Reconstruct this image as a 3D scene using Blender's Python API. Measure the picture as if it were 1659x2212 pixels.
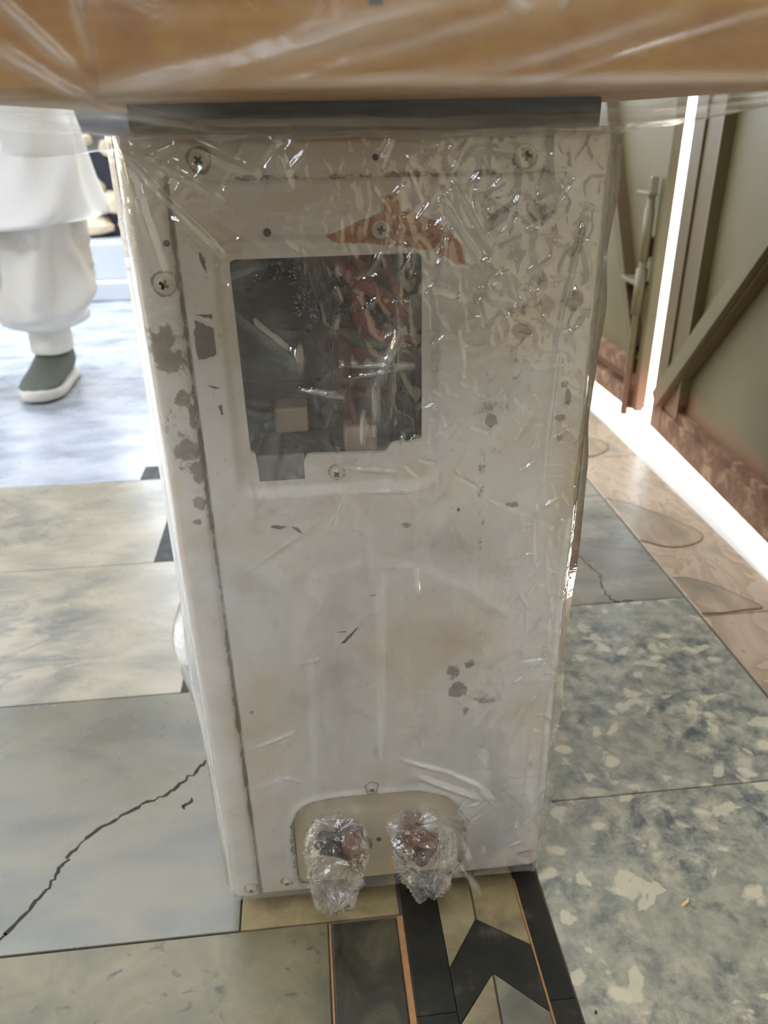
import bpy, bmesh, math, random
import numpy as np
from mathutils import Vector, Matrix
random.seed(7); rng = np.random.RandomState(11)
S = bpy.context.scene
for o in list(bpy.data.objects): bpy.data.objects.remove(o)
C = S.collection
PI = math.pi

# ------------------------------------------------------------------ camera, sky, exposure
cam_d = bpy.data.cameras.new('camera'); cam = bpy.data.objects.new('camera', cam_d); C.objects.link(cam)
S.camera = cam
FPX, PITCH, ROLL, YAW = 1661.0, math.radians(26.9), math.radians(-1.1), math.radians(5.5)
fw = Vector((math.sin(YAW)*math.cos(PITCH), math.cos(YAW)*math.cos(PITCH), -math.sin(PITCH)))
r0 = Vector((math.cos(YAW), -math.sin(YAW), 0)); u0 = r0.cross(fw)
rr = r0*math.cos(ROLL) + u0*math.sin(ROLL); uu = -r0*math.sin(ROLL) + u0*math.cos(ROLL)
M = Matrix((( rr.x, uu.x, -fw.x, 0), (rr.y, uu.y, -fw.y, 0), (rr.z, uu.z, -fw.z, .59), (0, 0, 0, 1)))
cam.matrix_world = M
cam_d.sensor_fit = 'VERTICAL'; cam_d.sensor_height = 48.0; cam_d.lens = 48.0*FPX/2212.0
cam_d.clip_start = .01
cam_d.dof.use_dof = True; cam_d.dof.focus_distance = .50; cam_d.dof.aperture_fstop = 13.0

w = bpy.data.worlds.new('sky'); S.world = w; w.use_nodes = True
wb = w.node_tree.nodes['Background']; wb.inputs[0].default_value = (.81, .895, 1.0, 1); wb.inputs[1].default_value = 9.0
S.view_settings.view_transform = 'Standard'; S.view_settings.look = 'None'
S.view_settings.gamma = 1.0; S.view_settings.use_curve_mapping = False
S.view_settings.exposure = -.27
sun_d = bpy.data.lights.new('sun', 'SUN'); sun_d.energy = 34.0; sun_d.angle = math.radians(.6); sun_d.color = (1.0, .95, .88)
sun = bpy.data.objects.new('sun', sun_d); C.objects.link(sun)
sun.rotation_euler = Vector((-.85, .12, -.50)).to_track_quat('-Z', 'Y').to_euler(); sun.location = (6, 0, 4)

# ------------------------------------------------------------------ helpers
def lin(c):
    return tuple((v/255/12.92 if v/255 <= .04045 else ((v/255+.055)/1.055)**2.4) for v in c)
class NT:
    def __init__(s, name):
        s.m = bpy.data.materials.new(name); s.m.use_nodes = True; s.t = s.m.node_tree; s.t.nodes.clear()
        s.out = s.t.nodes.new('ShaderNodeOutputMaterial')
    def n(s, typ, props=None, **ins):
        nd = s.t.nodes.new(typ)
        for k, v in (props or {}).items(): setattr(nd, k, v)
        for k, v in ins.items():
            key = k.replace('_', ' ')
            sock = nd.inputs[int(k[1:])] if k[0] == 'i' and k[1:].isdigit() else nd.inputs[key]
            if hasattr(v, 'is_output'): s.t.links.new(v, sock)
            elif isinstance(v, tuple) and len(v) == 3 and sock.type == 'RGBA': sock.default_value = (*v, 1)
            else: sock.default_value = v
        return nd
    def ramp(s, fac, stops, interp='LINEAR'):
        r = s.n('ShaderNodeValToRGB', i0=fac); r.color_ramp.interpolation = interp
        e = r.color_ramp.elements
        while len(e) < len(stops): e.new(.5)
        for k, (p, c) in enumerate(stops):
            e[k].position = p; e[k].color = (*c, 1) if isinstance(c, tuple) else (c, c, c, 1)
        return r.outputs[0]
    def mix(s, fac, a, b, blend='MIX'):
        nd = s.n('ShaderNodeMix', {'data_type': 'RGBA', 'blend_type': blend})
        for i, v in ((0, fac), (6, a), (7, b)):
            if hasattr(v, 'is_output'): s.t.links.new(v, nd.inputs[i])
            else: nd.inputs[i].default_value = (*v, 1) if isinstance(v, tuple) else v
        return nd.outputs[2]
    def math(s, op, a, b=0.0, clamp=False):
        nd = s.n('ShaderNodeMath', {'operation': op, 'use_clamp': clamp}, i0=a, i1=b); return nd.outputs[0]
    def noise(s, vec, scale, detail=4, rough=.55, dist=0.0):
        return s.n('ShaderNodeTexNoise', Vector=vec, Scale=scale, Detail=detail, Roughness=rough, Distortion=dist).outputs[0]
    def pos(s, rnd=False, scale=(1, 1, 1), rot=(0, 0, 0)):
        p = s.n('ShaderNodeNewGeometry').outputs['Position']
        if rnd:
            r = s.n('ShaderNodeObjectInfo').outputs['Random']
            mm = s.math('MULTIPLY', r, 37.0)
            cx = s.n('ShaderNodeCombineXYZ', X=mm, Y=mm, Z=mm).outputs[0]
            p = s.n('ShaderNodeVectorMath', {'operation': 'ADD'}, i0=p, i1=cx).outputs[0]
        return s.n('ShaderNodeMapping', Vector=p, Scale=scale, Rotation=rot).outputs[0]
    def bsdf(s, color, rough=.5, bump=None, bstr=.2, bdist=.002, metal=0.0, spec=.5):
        b = s.n('ShaderNodeBsdfPrincipled', Base_Color=color, Roughness=rough, Metallic=metal)
        b.inputs['Specular IOR Level'].default_value = spec
        if bump is not None:
            bn = s.n('ShaderNodeBump', Height=bump, Strength=bstr, Distance=bdist); s.t.links.new(bn.outputs[0], b.inputs['Normal'])
        s.t.links.new(b.outputs[0], s.out.inputs[0]); return s.m

def obj(name, verts, faces, mat, parent=None, smooth=False):
    me = bpy.data.meshes.new(name); me.from_pydata([tuple(v) for v in verts], [], faces); me.update()
    return objm(name, me, mat, parent, smooth)
def objm(name, me, mat, parent=None, smooth=False):
    o = bpy.data.objects.new(name, me); C.objects.link(o)
    if mat: me.materials.append(mat)
    if parent: o.parent = parent
    if smooth: me.polygons.foreach_set('use_smooth', [True]*len(me.polygons))
    return o
def objbm(name, bm, mat, parent=None, smooth=False):
    me = bpy.data.meshes.new(name); bmesh.ops.recalc_face_normals(bm, faces=bm.faces); bm.to_mesh(me); bm.free()
    return objm(name, me, mat, parent, smooth)
def tag(o, label, cat, group=None):
    o['label'] = label; o['category'] = cat
    if group: o['group'] = group
    return o
def empty(name, loc=(0, 0, 0), rz=0):
    o = bpy.data.objects.new(name, None); C.objects.link(o); o.location = loc; o.rotation_euler = (0, 0, rz); o.empty_display_size = .05
    return o
def struct(o): o['kind'] = 'structure'; return o
def abox(bm, lo, hi, bev=0.0, seg=2, mtx=None):
    r = bmesh.ops.create_cube(bm, size=1.0); vs = r['verts']
    c = [(a+b)/2 for a, b in zip(lo, hi)]; d = [b-a for a, b in zip(lo, hi)]
    for v in vs: v.co = Vector((c[0]+v.co.x*d[0], c[1]+v.co.y*d[1], c[2]+v.co.z*d[2]))
    if bev:
        es = list({e for v in vs for e in v.link_edges})
        rb = bmesh.ops.bevel(bm, geom=es, offset=bev, segments=seg, profile=.5, affect='EDGES')
        vs = list({v for f in rb['faces'] for v in f.verts} | {v for v in vs if v.is_valid})
    if mtx: bmesh.ops.transform(bm, matrix=mtx, verts=vs)
    return vs
def boxo(name, lo, hi, mat, parent=None, bev=0.0, seg=2):
    bm = bmesh.new(); abox(bm, lo, hi, bev, seg); return objbm(name, bm, mat, parent)
def prism(name, pts, z0, z1, mat, parent=None, bev=0.0, rnd=False):
    """vertical prism from a floor outline"""
    bm = bmesh.new(); b = [bm.verts.new((x, y, z0)) for x, y in pts]; t = [bm.verts.new((x, y, z1)) for x, y in pts]
    n = len(pts); bm.faces.new(t); bm.faces.new(b[::-1])
    te = []
    for i in range(n):
        bm.faces.new((b[i], b[(i+1) % n], t[(i+1) % n], t[i]))
    if bev:
        te = [e for e in bm.edges if e.verts[0].co.z > z1-1e-6 and e.verts[1].co.z > z1-1e-6]
        bmesh.ops.bevel(bm, geom=te, offset=bev, segments=1, profile=.5, affect='EDGES')
    return objbm(name, bm, mat, parent)
def fprism(name, pts, y0, y1, mat, parent=None):
    """prism from an outline in x,z; y1 is the front (towards -y)"""
    bm = bmesh.new(); a = [bm.verts.new((x, y0, z)) for x, z in pts]; b = [bm.verts.new((x, y1, z)) for x, z in pts]; n = len(pts)
    bm.faces.new(a); bm.faces.new(b[::-1])
    for i in range(n): bm.faces.new((a[i], b[i], b[(i+1) % n], a[(i+1) % n]))
    return objbm(name, bm, mat, parent)
def tube_bm(bm, path, rad, seg=8, caps=True):
    path = [Vector(p) for p in path]; n = len(path); rings = []
    rads = rad if isinstance(rad, (list, tuple)) else [rad]*n
    up = Vector((.13, .31, .94)).normalized()
    for i, p in enumerate(path):
        t = (path[min(i+1, n-1)] - path[max(i-1, 0)]).normalized()
        a = t.cross(up)
        if a.length < 1e-3: a = t.cross(Vector((1, 0, 0)))
        a.normalize(); b = t.cross(a)
        rings.append([bm.verts.new(p + (a*math.cos(2*PI*k/seg) + b*math.sin(2*PI*k/seg))*rads[i]) for k in range(seg)])
    for i in range(n-1):
        for k in range(seg): bm.faces.new((rings[i][k], rings[i][(k+1) % seg], rings[i+1][(k+1) % seg], rings[i+1][k]))
    if caps: bm.faces.new(rings[0][::-1]); bm.faces.new(rings[-1])
def tube(name, path, rad, mat, parent=None, seg=8):
    bm = bmesh.new(); tube_bm(bm, path, rad, seg); return objbm(name, bm, mat, parent, True)
def spline(pts, n=8):
    out = []; P = [Vector(p) for p in pts]; P = [P[0]*2-P[1]] + P + [P[-1]*2-P[-2]]
    for i in range(1, len(P)-2):
        for k in range(n):
            t = k/n; a, b, c, d = P[i-1:i+3]
            out.append(.5*((2*b) + (c-a)*t + (2*a-5*b+4*c-d)*t*t + (3*b-a-3*c+d)*t**3))
    out.append(P[-2]); return out
def lathe_y(name, prof, mat, parent=None, seg=24, loc=(0, 0, 0), hexa=False, smooth=True):
    """prof: (radius, y) with y towards +y; turned about the y axis"""
    bm = bmesh.new(); rings = []
    for r, y in prof:
        rings.append([bm.verts.new((r*math.cos(2*PI*k/seg), y, r*math.sin(2*PI*k/seg))) for k in range(seg)])
    for i in range(len(rings)-1):
        for k in range(seg): bm.faces.new((rings[i][k], rings[i][(k+1) % seg], rings[i+1][(k+1) % seg], rings[i+1][k]))
    bm.faces.new(rings[0]); bm.faces.new(rings[-1][::-1])
    o = objbm(name, bm, mat, parent, smooth); o.location = loc; return o
def blob(pts, jit, n=3, seed=1):
    """a ragged closed outline through pts"""
    r = random.Random(seed); out = []
    for i in range(len(pts)):
        a, b = pts[i], pts[(i+1) % len(pts)]
        for k in range(n):
            t = k/n; out.append((a[0]+(b[0]-a[0])*t + r.uniform(-jit, jit), a[1]+(b[1]-a[1])*t + r.uniform(-jit, jit)))
    return out
# numpy noise
LAT = rng.rand(12, 256, 256)
def vn(x, y, s, seed=0):
    L = LAT[seed % 12]; X = x*s+17.3*seed; Y = y*s+9.1*seed
    xi = np.floor(X).astype(int); yi = np.floor(Y).astype(int); fx = X-xi; fy = Y-yi
    fx = fx*fx*(3-2*fx); fy = fy*fy*(3-2*fy)
    g = lambda a, b: L[a % 256, b % 256]
    return (g(xi, yi)*(1-fx)+g(xi+1, yi)*fx)*(1-fy) + (g(xi, yi+1)*(1-fx)+g(xi+1, yi+1)*fx)*fy
def ridge(x, y, s, seed=0):
    wx = x + .6/s*(vn(x, y, s*.7, seed+3)-.5)*2; wy = y + .6/s*(vn(x, y, s*.7, seed+5)-.5)*2
    return 1-np.abs(2*vn(wx, wy, s, seed)-1)
def sstep(a, b, x):
    t = np.clip((x-a)/(b-a), 0, 1); return t*t*(3-2*t)
def creases(X, Z, lst):
    hgt = np.zeros_like(X); hz = np.zeros_like(X)
    for (x0, z0, x1, z1, amp, wd, h) in lst:
        dx, dz = x1-x0, z1-z0; L2 = dx*dx+dz*dz+1e-12
        t = np.clip(((X-x0)*dx+(Z-z0)*dz)/L2, 0, 1)
        d = np.hypot(X-x0-t*dx, Z-z0-t*dz); tp = np.sqrt(np.clip(np.sin(PI*(.04+.92*t)), 0, 1))
        hgt += amp*tp*np.maximum(0, 1-d/wd)
        hz = np.maximum(hz, h*tp*np.exp(-(d/(1.1*wd))**2))
    return hgt, hz
def poly_dist(X, Z, poly):
    """signed-ish: returns inside mask, distance and nearest point"""
    inside = np.zeros(X.shape, bool); best = np.full(X.shape, 1e9); nx = X.copy(); nz = Z.copy(); n = len(poly)
    for i in range(n):
        (x0, z0), (x1, z1) = poly[i], poly[(i+1) % n]
        c = ((z0 > Z) != (z1 > Z)) & (X < (x1-x0)*(Z-z0)/(z1-z0+1e-15)+x0); inside ^= c
        dx, dz = x1-x0, z1-z0; t = np.clip(((X-x0)*dx+(Z-z0)*dz)/(dx*dx+dz*dz+1e-15), 0, 1)
        px, pz = x0+t*dx, z0+t*dz; d = np.hypot(X-px, Z-pz); m = d < best
        best = np.where(m, d, best); nx = np.where(m, px, nx); nz = np.where(m, pz, nz)
    return inside, best, nx, nz
def rpoly(pts, rad, n=4):
    out = []
    for i in range(len(pts)):
        p = Vector(pts[i]); a = Vector(pts[i-1]); b = Vector(pts[(i+1) % len(pts)])
        r = min(rad, (a-p).length*.45, (b-p).length*.45); s = p+(a-p).normalized()*r; e = p+(b-p).normalized()*r
        for k in range(n+1):
            t = k/n; q = s*(1-t)**2 + p*2*t*(1-t) + e*t*t; out.append((q.x, q.y))
    return out
def grid_obj(name, P, keep, mat, parent, attr=None, smooth=True, extra=None):
    """P: rows x cols x 3"""
    nr, nc = P.shape[:2]; idx = np.arange(nr*nc).reshape(nr, nc)
    f = np.stack([idx[:-1, :-1], idx[:-1, 1:], idx[1:, 1:], idx[1:, :-1]], -1).reshape(-1, 4)
    if keep is not None: f = f[keep.reshape(-1)]
    used = np.unique(f); rm = -np.ones(nr*nc, int); rm[used] = np.arange(len(used)); f = rm[f]
    v = P.reshape(-1, 3)[used]
    me = bpy.data.meshes.new(name); me.vertices.add(len(v)); me.vertices.foreach_set('co', v.astype(np.float32).ravel())
    me.loops.add(len(f)*4); me.loops.foreach_set('vertex_index', f.astype(np.int32).ravel())
    me.polygons.add(len(f)); me.polygons.foreach_set('loop_start', np.arange(0, len(f)*4, 4, dtype=np.int32))
    me.update(calc_edges=True)
    if attr is not None:
        a = me.attributes.new('haze', 'FLOAT', 'POINT'); a.data.foreach_set('value', attr.reshape(-1)[used].astype(np.float32))
    for kk, vv in (extra or {}).items():
        a = me.attributes.new(kk, 'FLOAT', 'POINT'); a.data.foreach_set('value', vv.reshape(-1)[used].astype(np.float32))
    return objm(name, me, mat, parent, smooth)

# ------------------------------------------------------------------ materials
def m_plain(name, rgb, rough=.5, metal=0.0, var=.12, scale=30, bstr=.1):
    t = NT(name); p = t.n('ShaderNodeTexCoord').outputs['Object']; nz = t.noise(p, scale, 5)
    c = lin(rgb); col = t.mix(nz, tuple(v*(1-var) for v in c), tuple(min(1, v*(1+var)) for v in c))
    return t.bsdf(col, rough, nz, bstr, .001, metal)
def m_marble_soft(name='soft veined marble', cs=((112, 108, 97), (140, 132, 115), (154, 144, 126), (134, 125, 108))):
    t = NT(name); p = t.pos(False); q = t.pos(False, (1, 2.2, 1), (0, 0, .55))
    base = t.ramp(t.noise(q, 8, 3, .5, .5), [(.25, lin(cs[0])), (.48, lin(cs[1])), (.62, lin(cs[2])), (.85, lin(cs[3]))])
    v1 = t.noise(q, 5, 7, .62, 1.3); ln = t.math('ABSOLUTE', t.math('SUBTRACT', v1, .5))
    vein = t.ramp(ln, [(0, 1.0), (.012, .55), (.05, 0.0)])
    msk = t.ramp(t.noise(p, 3.1, 2), [(.48, 0.0), (.64, .8)])
    dp = t.n('ShaderNodeVectorMath', {'operation': 'DISTANCE'}, i0=t.pos(False, (1, .75, 1)), i1=(-.38, .665, 0.0)).outputs['Value']
    near = t.ramp(dp, [(.03, 1.0), (.12, 0.0)])
    base = t.mix(t.math('MULTIPLY', near, t.ramp(t.noise(q, 13, 6, .6, 1.2), [(.42, 0.0), (.66, .8)])), base, lin((92, 94, 92)))
    col = t.mix(t.math('MULTIPLY', t.math('MULTIPLY', vein, msk), .8), base, lin((84, 88, 88)))
    return t.bsdf(col, t.ramp(t.noise(p, 14, 4), [(.3, .22), (.7, .36)]), t.noise(p, 60, 3), .04, spec=.5)
def m_marble_speck():
    t = NT('speckled greenish marble'); p = t.pos(False)
    base = t.ramp(t.noise(p, 16, 6, .65, .4), [(.3, lin((86, 81, 62))), (.5, lin((106, 98, 74))), (.7, lin((122, 111, 85)))])
    q = t.pos(False, (1, 1.6, 1), (0, 0, -.5))
    sp = t.ramp(t.noise(q, 62, 4, .5, .5), [(.60, 0.0), (.68, 1.0)]); ms = t.ramp(t.noise(p, 18, 3), [(.46, 0.0), (.6, .8)])
    col = t.mix(t.math('MULTIPLY', sp, ms), base, lin((58, 58, 52)))
    return t.bsdf(col, .32, t.noise(p, 80, 3), .05, spec=.3)
def m_marble_mottle():
    t = NT('mottled grey marble'); p = t.pos(True)
    warp = t.n('ShaderNodeTexNoise', Vector=p, Scale=26.0, Detail=3.0).outputs[1]
    q = t.n('ShaderNodeVectorMath', {'operation': 'MULTIPLY_ADD'}, i0=warp, i1=(.016, .022, .0), i2=p).outputs[0]
    base = t.ramp(t.noise(q, 46, 8, .68), [(.38, lin((92, 94, 90))), (.47, lin((132, 131, 118))), (.54, lin((158, 152, 134))), (.64, lin((186, 176, 152)))])
    big = t.ramp(t.noise(p, 9, 3), [(.40, 0.0), (.62, .75)])
    base = t.mix(big, base, t.ramp(t.noise(q, 60, 6, .6), [(.4, lin((136, 134, 118))), (.6, lin((166, 160, 140)))]))
    vo = t.n('ShaderNodeTexVoronoi', Vector=t.n('ShaderNodeMapping', Vector=q, Scale=(1, 1.5, 1), Rotation=(0, 0, -.5)).outputs[0], Scale=34.0)
    cell = t.ramp(t.n('ShaderNodeSeparateColor', Color=vo.outputs['Color']).outputs[0], [(.80, 0.0), (.82, 1.0)])
    rim = t.ramp(t.math('ADD', vo.outputs['Distance'], t.math('MULTIPLY', t.noise(q, 90, 4), .5)), [(.50, 1.0), (.66, 0.0)])
    bl = t.ramp(t.noise(q, 30, 4, .5, .4), [(.60, 0.0), (.63, 1.0)])
    frag = t.math('MAXIMUM', t.math('MULTIPLY', cell, rim), t.math('MULTIPLY', bl, .8))
    col = t.mix(t.math('MULTIPLY', frag, .9), base, lin((204, 192, 164)))
    dk = t.ramp(t.noise(q, 24, 6, .65), [(.58, 0.0), (.66, .75)])
    col = t.mix(t.math('MULTIPLY', dk, t.math('SUBTRACT', 1.0, frag)), col, lin((92, 96, 94)))
    return t.bsdf(col, .26, t.noise(p, 80, 3), .05)
def m_border():
    t = NT('banded beige marble'); p = t.pos(False, (1, .45, 1), (0, 0, .25))
    wv = t.noise(p, 10, 5, .5, 2.2); bands = t.math('FRACT', t.math('MULTIPLY', wv, 6.0))
    lines = t.ramp(bands, [(0, lin((150, 124, 98))), (.1, lin((186, 164, 138))), (.6, lin((176, 152, 126))), (1, lin((166, 142, 116)))])
    g = t.ramp(t.noise(t.pos(False), 9, 4), [(.52, 0.0), (.7, .8)])
    col = t.mix(g, lines, lin((128, 124, 112)))
    return t.bsdf(col, .3, wv, .05)
def m_border_grey():
    t = NT('grey brown inlay marble'); p = t.pos(False, (1, .5, 1), (0, 0, .25))
    col = t.ramp(t.noise(p, 22, 5, .6, .8), [(.3, lin((120, 112, 98))), (.52, lin((160, 138, 112))), (.75, lin((186, 164, 136)))])
    return t.bsdf(col, .3, t.noise(p, 60, 3), .05)
def m_black():
    t = NT('black marble'); p = t.pos(True); n = t.noise(p, 30, 6, .65)
    col = t.ramp(n, [(.35, lin((30, 29, 24))), (.6, lin((42, 40, 33))), (.78, lin((84, 80, 66)))])
    return t.bsdf(col, t.ramp(t.noise(p, 50, 4), [(.3, .4), (.7, .6)]), n, .05, spec=.25)
def m_slab():
    t = NT('dark green marble'); p = t.pos(False, (1, .5, 1), (0, 0, .3)); n = t.noise(p, 26, 6, .62, 1.0)
    col = t.ramp(n, [(.3, lin((32, 31, 25))), (.5, lin((58, 55, 43))), (.66, lin((84, 78, 60))), (.8, lin((112, 102, 82)))])
    return t.bsdf(col, .4, n, .05, spec=.25)
def m_light(rgb1, rgb2, name):
    t = NT(name); p = t.pos(True); n = t.noise(p, 26, 5, .6, .6)
    return t.bsdf(t.ramp(n, [(.32, lin(rgb1)), (.68, lin(rgb2))]), .3, n, .05)
def m_rustpiece():
    t = NT('rust stained marble'); p = t.pos(False); n = t.noise(p, 30, 5, .6, .8)
    base = t.ramp(n, [(.3, lin((104, 94, 68))), (.7, lin((150, 136, 104)))])
    return t.bsdf(t.mix(t.ramp(t.noise(p, 18, 3), [(.48, 0.0), (.64, .9)]), base, lin((142, 84, 40))), .32, n, .05)
def m_panel():
    t = NT('aged off white painted sheet'); p = t.n('ShaderNodeTexCoord').outputs['Object']
    base = t.ramp(t.noise(p, 12, 5, .6, .5), [(.30, lin((196, 188, 176))), (.47, lin((224, 220, 215))), (.58, lin((222, 210, 198))), (.72, lin((212, 194, 168)))])
    dirt = t.ramp(t.noise(p, 48, 6, .7, .4), [(.56, 0.0), (.72, .5)]); dm = t.ramp(t.noise(p, 11, 3), [(.45, 0.0), (.65, 1.0)])
    col = t.mix(t.math('MULTIPLY', dirt, dm), base, lin((112, 100, 86)))
    rag = t.math('MULTIPLY', t.math('ADD', t.math('SUBTRACT', t.noise(p, 190, 6, .75, .3), .5), t.math('SUBTRACT', t.noise(p, 70, 3), .5)), 1.7)
    di = t.n('ShaderNodeAttribute', {'attribute_name': 'haze'}).outputs['Fac']
    dd = t.ramp(t.math('ADD', di, rag), [(.40, 0.0), (.62, 1.0)])
    dd = t.math('MULTIPLY', dd, t.ramp(di, [(.08, 0.0), (.3, .85)]))
    col = t.mix(dd, col, t.ramp(t.noise(p, 90, 4), [(.3, lin((104, 92, 80))), (.7, lin((146, 130, 110)))]))
    ai = t.n('ShaderNodeAttribute', {'attribute_name': 'adhesive'}).outputs['Fac']
    q = t.n('ShaderNodeMapping', Vector=p, Rotation=(0, .75, 0), Scale=(1, 1, .22)).outputs[0]
    brush = t.noise(q, 320, 4, .6)
    aa = t.ramp(t.math('ADD', ai, t.math('MULTIPLY', t.math('SUBTRACT', brush, .5), .7)), [(.42, 0.0), (.58, .92)])
    col = t.mix(aa, col, t.ramp(brush, [(.3, lin((146, 78, 8))), (.7, lin((192, 122, 34)))]))
    fine = t.ramp(t.noise(p, 300, 2), [(.66, 0.0), (.78, .35)])
    col = t.mix(fine, col, lin((96, 84, 74)))
    return t.bsdf(col, .42, t.noise(p, 120, 3), .05)
def m_rustgate():
    t = NT('rusty painted steel'); p = t.n('ShaderNodeTexCoord').outputs['Object']; n = t.noise(p, 24, 6, .7, .5)
    col = t.ramp(n, [(.3, lin((66, 42, 26))), (.5, lin((104, 70, 44))), (.66, lin((142, 112, 82))), (.8, lin((160, 136, 104)))])
    return t.bsdf(col, .75, n, .5)
def m_gate(name, a, b):
    t = NT(name); p = t.n('ShaderNodeTexCoord').outputs['Object']; n = t.noise(p, 5, 5, .55)
    col = t.ramp(n, [(.3, lin(a)), (.7, lin(b))])
    z = t.n('ShaderNodeSeparateXYZ', Vector=p).outputs[2]
    k = t.ramp(t.math('ADD', z, t.math('MULTIPLY', t.math('SUBTRACT', t.noise(p, 14, 5, .65), .5), .16)), [(.07, .9), (.14, 0.0)])
    return t.bsdf(t.mix(k, col, lin((124, 82, 56))), .5, t.noise(p, 60, 3), .06)
def m_card():
    t = NT('brown cardboard'); p = t.n('ShaderNodeTexCoord').outputs['Object']
    q = t.n('ShaderNodeMapping', Vector=p, Scale=(1, 1, 9)).outputs[0]
    n = t.noise(q, 9, 5, .6); b = t.ramp(n, [(.3, lin((140, 98, 38))), (.55, lin((162, 120, 56))), (.75, lin((176, 140, 78)))])
    s = t.ramp(t.noise(p, 26, 5, .6), [(.5, 0.0), (.72, .7)])
    return t.bsdf(t.mix(s, b, lin((132, 84, 32))), .75, t.noise(p, 200, 2), .1)
def m_film(name, haze=.05, hmul=1.0, rough=.07, gl=1.0, tint=(.96, .98, 1.0), bump=.25, bscale=130, streak=.10):
    t = NT(name); p = t.n('ShaderNodeTexCoord').outputs['Object']
    at = t.n('ShaderNodeAttribute', {'attribute_name': 'haze'}).outputs['Fac']
    st = t.n('ShaderNodeMapping', Vector=p, Scale=(1, 1, .28), Rotation=(0, .5, 0)).outputs[0]
    sn = t.ramp(t.noise(st, 26, 5, .6, .8), [(.42, 0.0), (.72, 1.0)])
    h = t.math('ADD', t.math('ADD', haze, t.math('MULTIPLY', sn, streak)), t.math('MULTIPLY', at, hmul), True)
    bn = t.n('ShaderNodeBump', Height=t.noise(p, bscale, 3, .5, .4), Strength=bump, Distance=.0012).outputs[0]
    tr = t.n('ShaderNodeBsdfTransparent', Color=(.985, .985, .985)).outputs[0]
    df = t.n('ShaderNodeBsdfDiffuse', Color=tint).outputs[0]
    tl = t.n('ShaderNodeBsdfTranslucent', Color=tint).outputs[0]
    milk = t.n('ShaderNodeMixShader', i0=.4, i1=df, i2=tl).outputs[0]
    body = t.n('ShaderNodeMixShader', i0=h, i1=tr, i2=milk).outputs[0]
    gs = t.n('ShaderNodeBsdfGlossy', Color=(1.0, 1.0, 1.0), Roughness=rough, Normal=bn).outputs[0]
    fc = t.n('ShaderNodeLayerWeight', Blend=.5, Normal=bn).outputs[1]
    fr = t.math('MULTIPLY', t.math('ADD', .045, t.math('MULTIPLY', t.math('POWER', fc, 4.5), .6)), gl, True)
    fin = t.n('ShaderNodeMixShader', i0=fr, i1=body, i2=gs).outputs[0]
    t.t.links.new(fin, t.out.inputs[0]); return t.m

MT = {}
MT['soft'] = m_marble_soft(); MT['softg'] = m_marble_soft('falloff dimmed grey veined marble', ((84, 81, 70), (100, 95, 79), (110, 102, 82), (97, 91, 76))); MT['softw'] = m_marble_soft('falloff paled white veined marble', ((128, 130, 140), (158, 162, 174), (174, 177, 186), (150, 146, 146))); MT['speck'] = m_marble_speck(); MT['mottle'] = m_marble_mottle(); MT['border'] = m_border(); MT['bgrey'] = m_border_grey()  # grey and white slab tones are partly real, partly painted light falloff
MT['black'] = m_black(); MT['slab'] = m_slab(); MT['light'] = m_light((104, 92, 68), (156, 138, 102), 'beige inlay marble')
MT['greyl'] = m_light((88, 85, 72), (122, 116, 96), 'grey inlay marble'); MT['rustp'] = m_rustpiece()
MT['grout'] = m_plain('dark grout', (104, 92, 76), .9); MT['ogrout'] = m_plain('orange grout', (160, 116, 74), .9, var=.3, scale=220)
MT['bgrout'] = m_plain('brown grout', (120, 92, 66), .9)
MT['panel'] = m_panel(); MT['chip'] = m_plain('bare dark primer', (92, 80, 76), .7, var=.3, scale=90)
MT['grime'] = m_plain('brown grime', (128, 110, 92), .85, var=.25, scale=120)
MT['tan'] = m_plain('tan dirt', (158, 142, 120), .85, var=.2, scale=120)
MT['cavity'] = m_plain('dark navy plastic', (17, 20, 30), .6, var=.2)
MT['adhes'] = m_plain('orange brown adhesive', (176, 118, 54), .45, var=.3, scale=70)
MT['screw'] = m_plain('dulled zinc', (214, 206, 188), .35, .25, .2, 200); MT['recess'] = m_plain('screw recess', (44, 38, 34), .6)
MT['cream'] = m_plain('cream painted plate', (236, 220, 186), .5, var=.14, scale=24)
MT['brass'] = m_plain('tarnished brass', (128, 92, 60), .42, .7, .3, 80); MT['dcap'] = m_plain('dark valve cap', (58, 46, 44), .45, .4)
MT['bcap'] = m_plain('brown valve cap', (104, 66, 50), .5, .3)
MT['wall'] = m_plain('cream plaster', (200, 186, 156), .8, scale=6, var=.06)
MT['ceil'] = m_plain('grey cement', (140, 132, 116), .85, scale=5, var=.08)
MT['fwall'] = m_plain('dark unseen front wall', (84, 72, 58), .7, scale=5, var=.15)
MT['pave'] = m_plain('pale concrete', (206, 200, 188), .85, scale=8, var=.08)
MT['gate'] = m_gate('olive cream gate paint', (88, 78, 48), (102, 90, 58)); MT['gatefr'] = m_gate('brown cream gate paint', (82, 66, 38), (96, 79, 48))
MT['rust'] = m_rustgate()
MT['card'] = m_card(); MT['ink'] = m_plain('dark print', (50, 42, 34), .7)
MT['white'] = m_plain('white cotton', (244, 245, 246), .85, scale=40, var=.03); MT['offw'] = m_plain('off white cotton', (238, 236, 230), .85, scale=40, var=.03)
MT['skin'] = m_plain('skin', (150, 106, 80), .55, scale=30, var=.05); MT['hair'] = m_plain('black hair', (24, 20, 18), .6)
MT['shoe'] = m_plain('grey green canvas', (104, 110, 100), .8); MT['sole'] = m_plain('white rubber', (214, 212, 204), .6)
MT['dark'] = m_plain('dark dado stone', (40, 42, 54), .4); MT['stone'] = m_plain('cream rough stone', (206, 190, 164), .85, scale=12, var=.2, bstr=.5)
MT['pad'] = m_plain('gap shade black', (30, 33, 38), .9)
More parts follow.
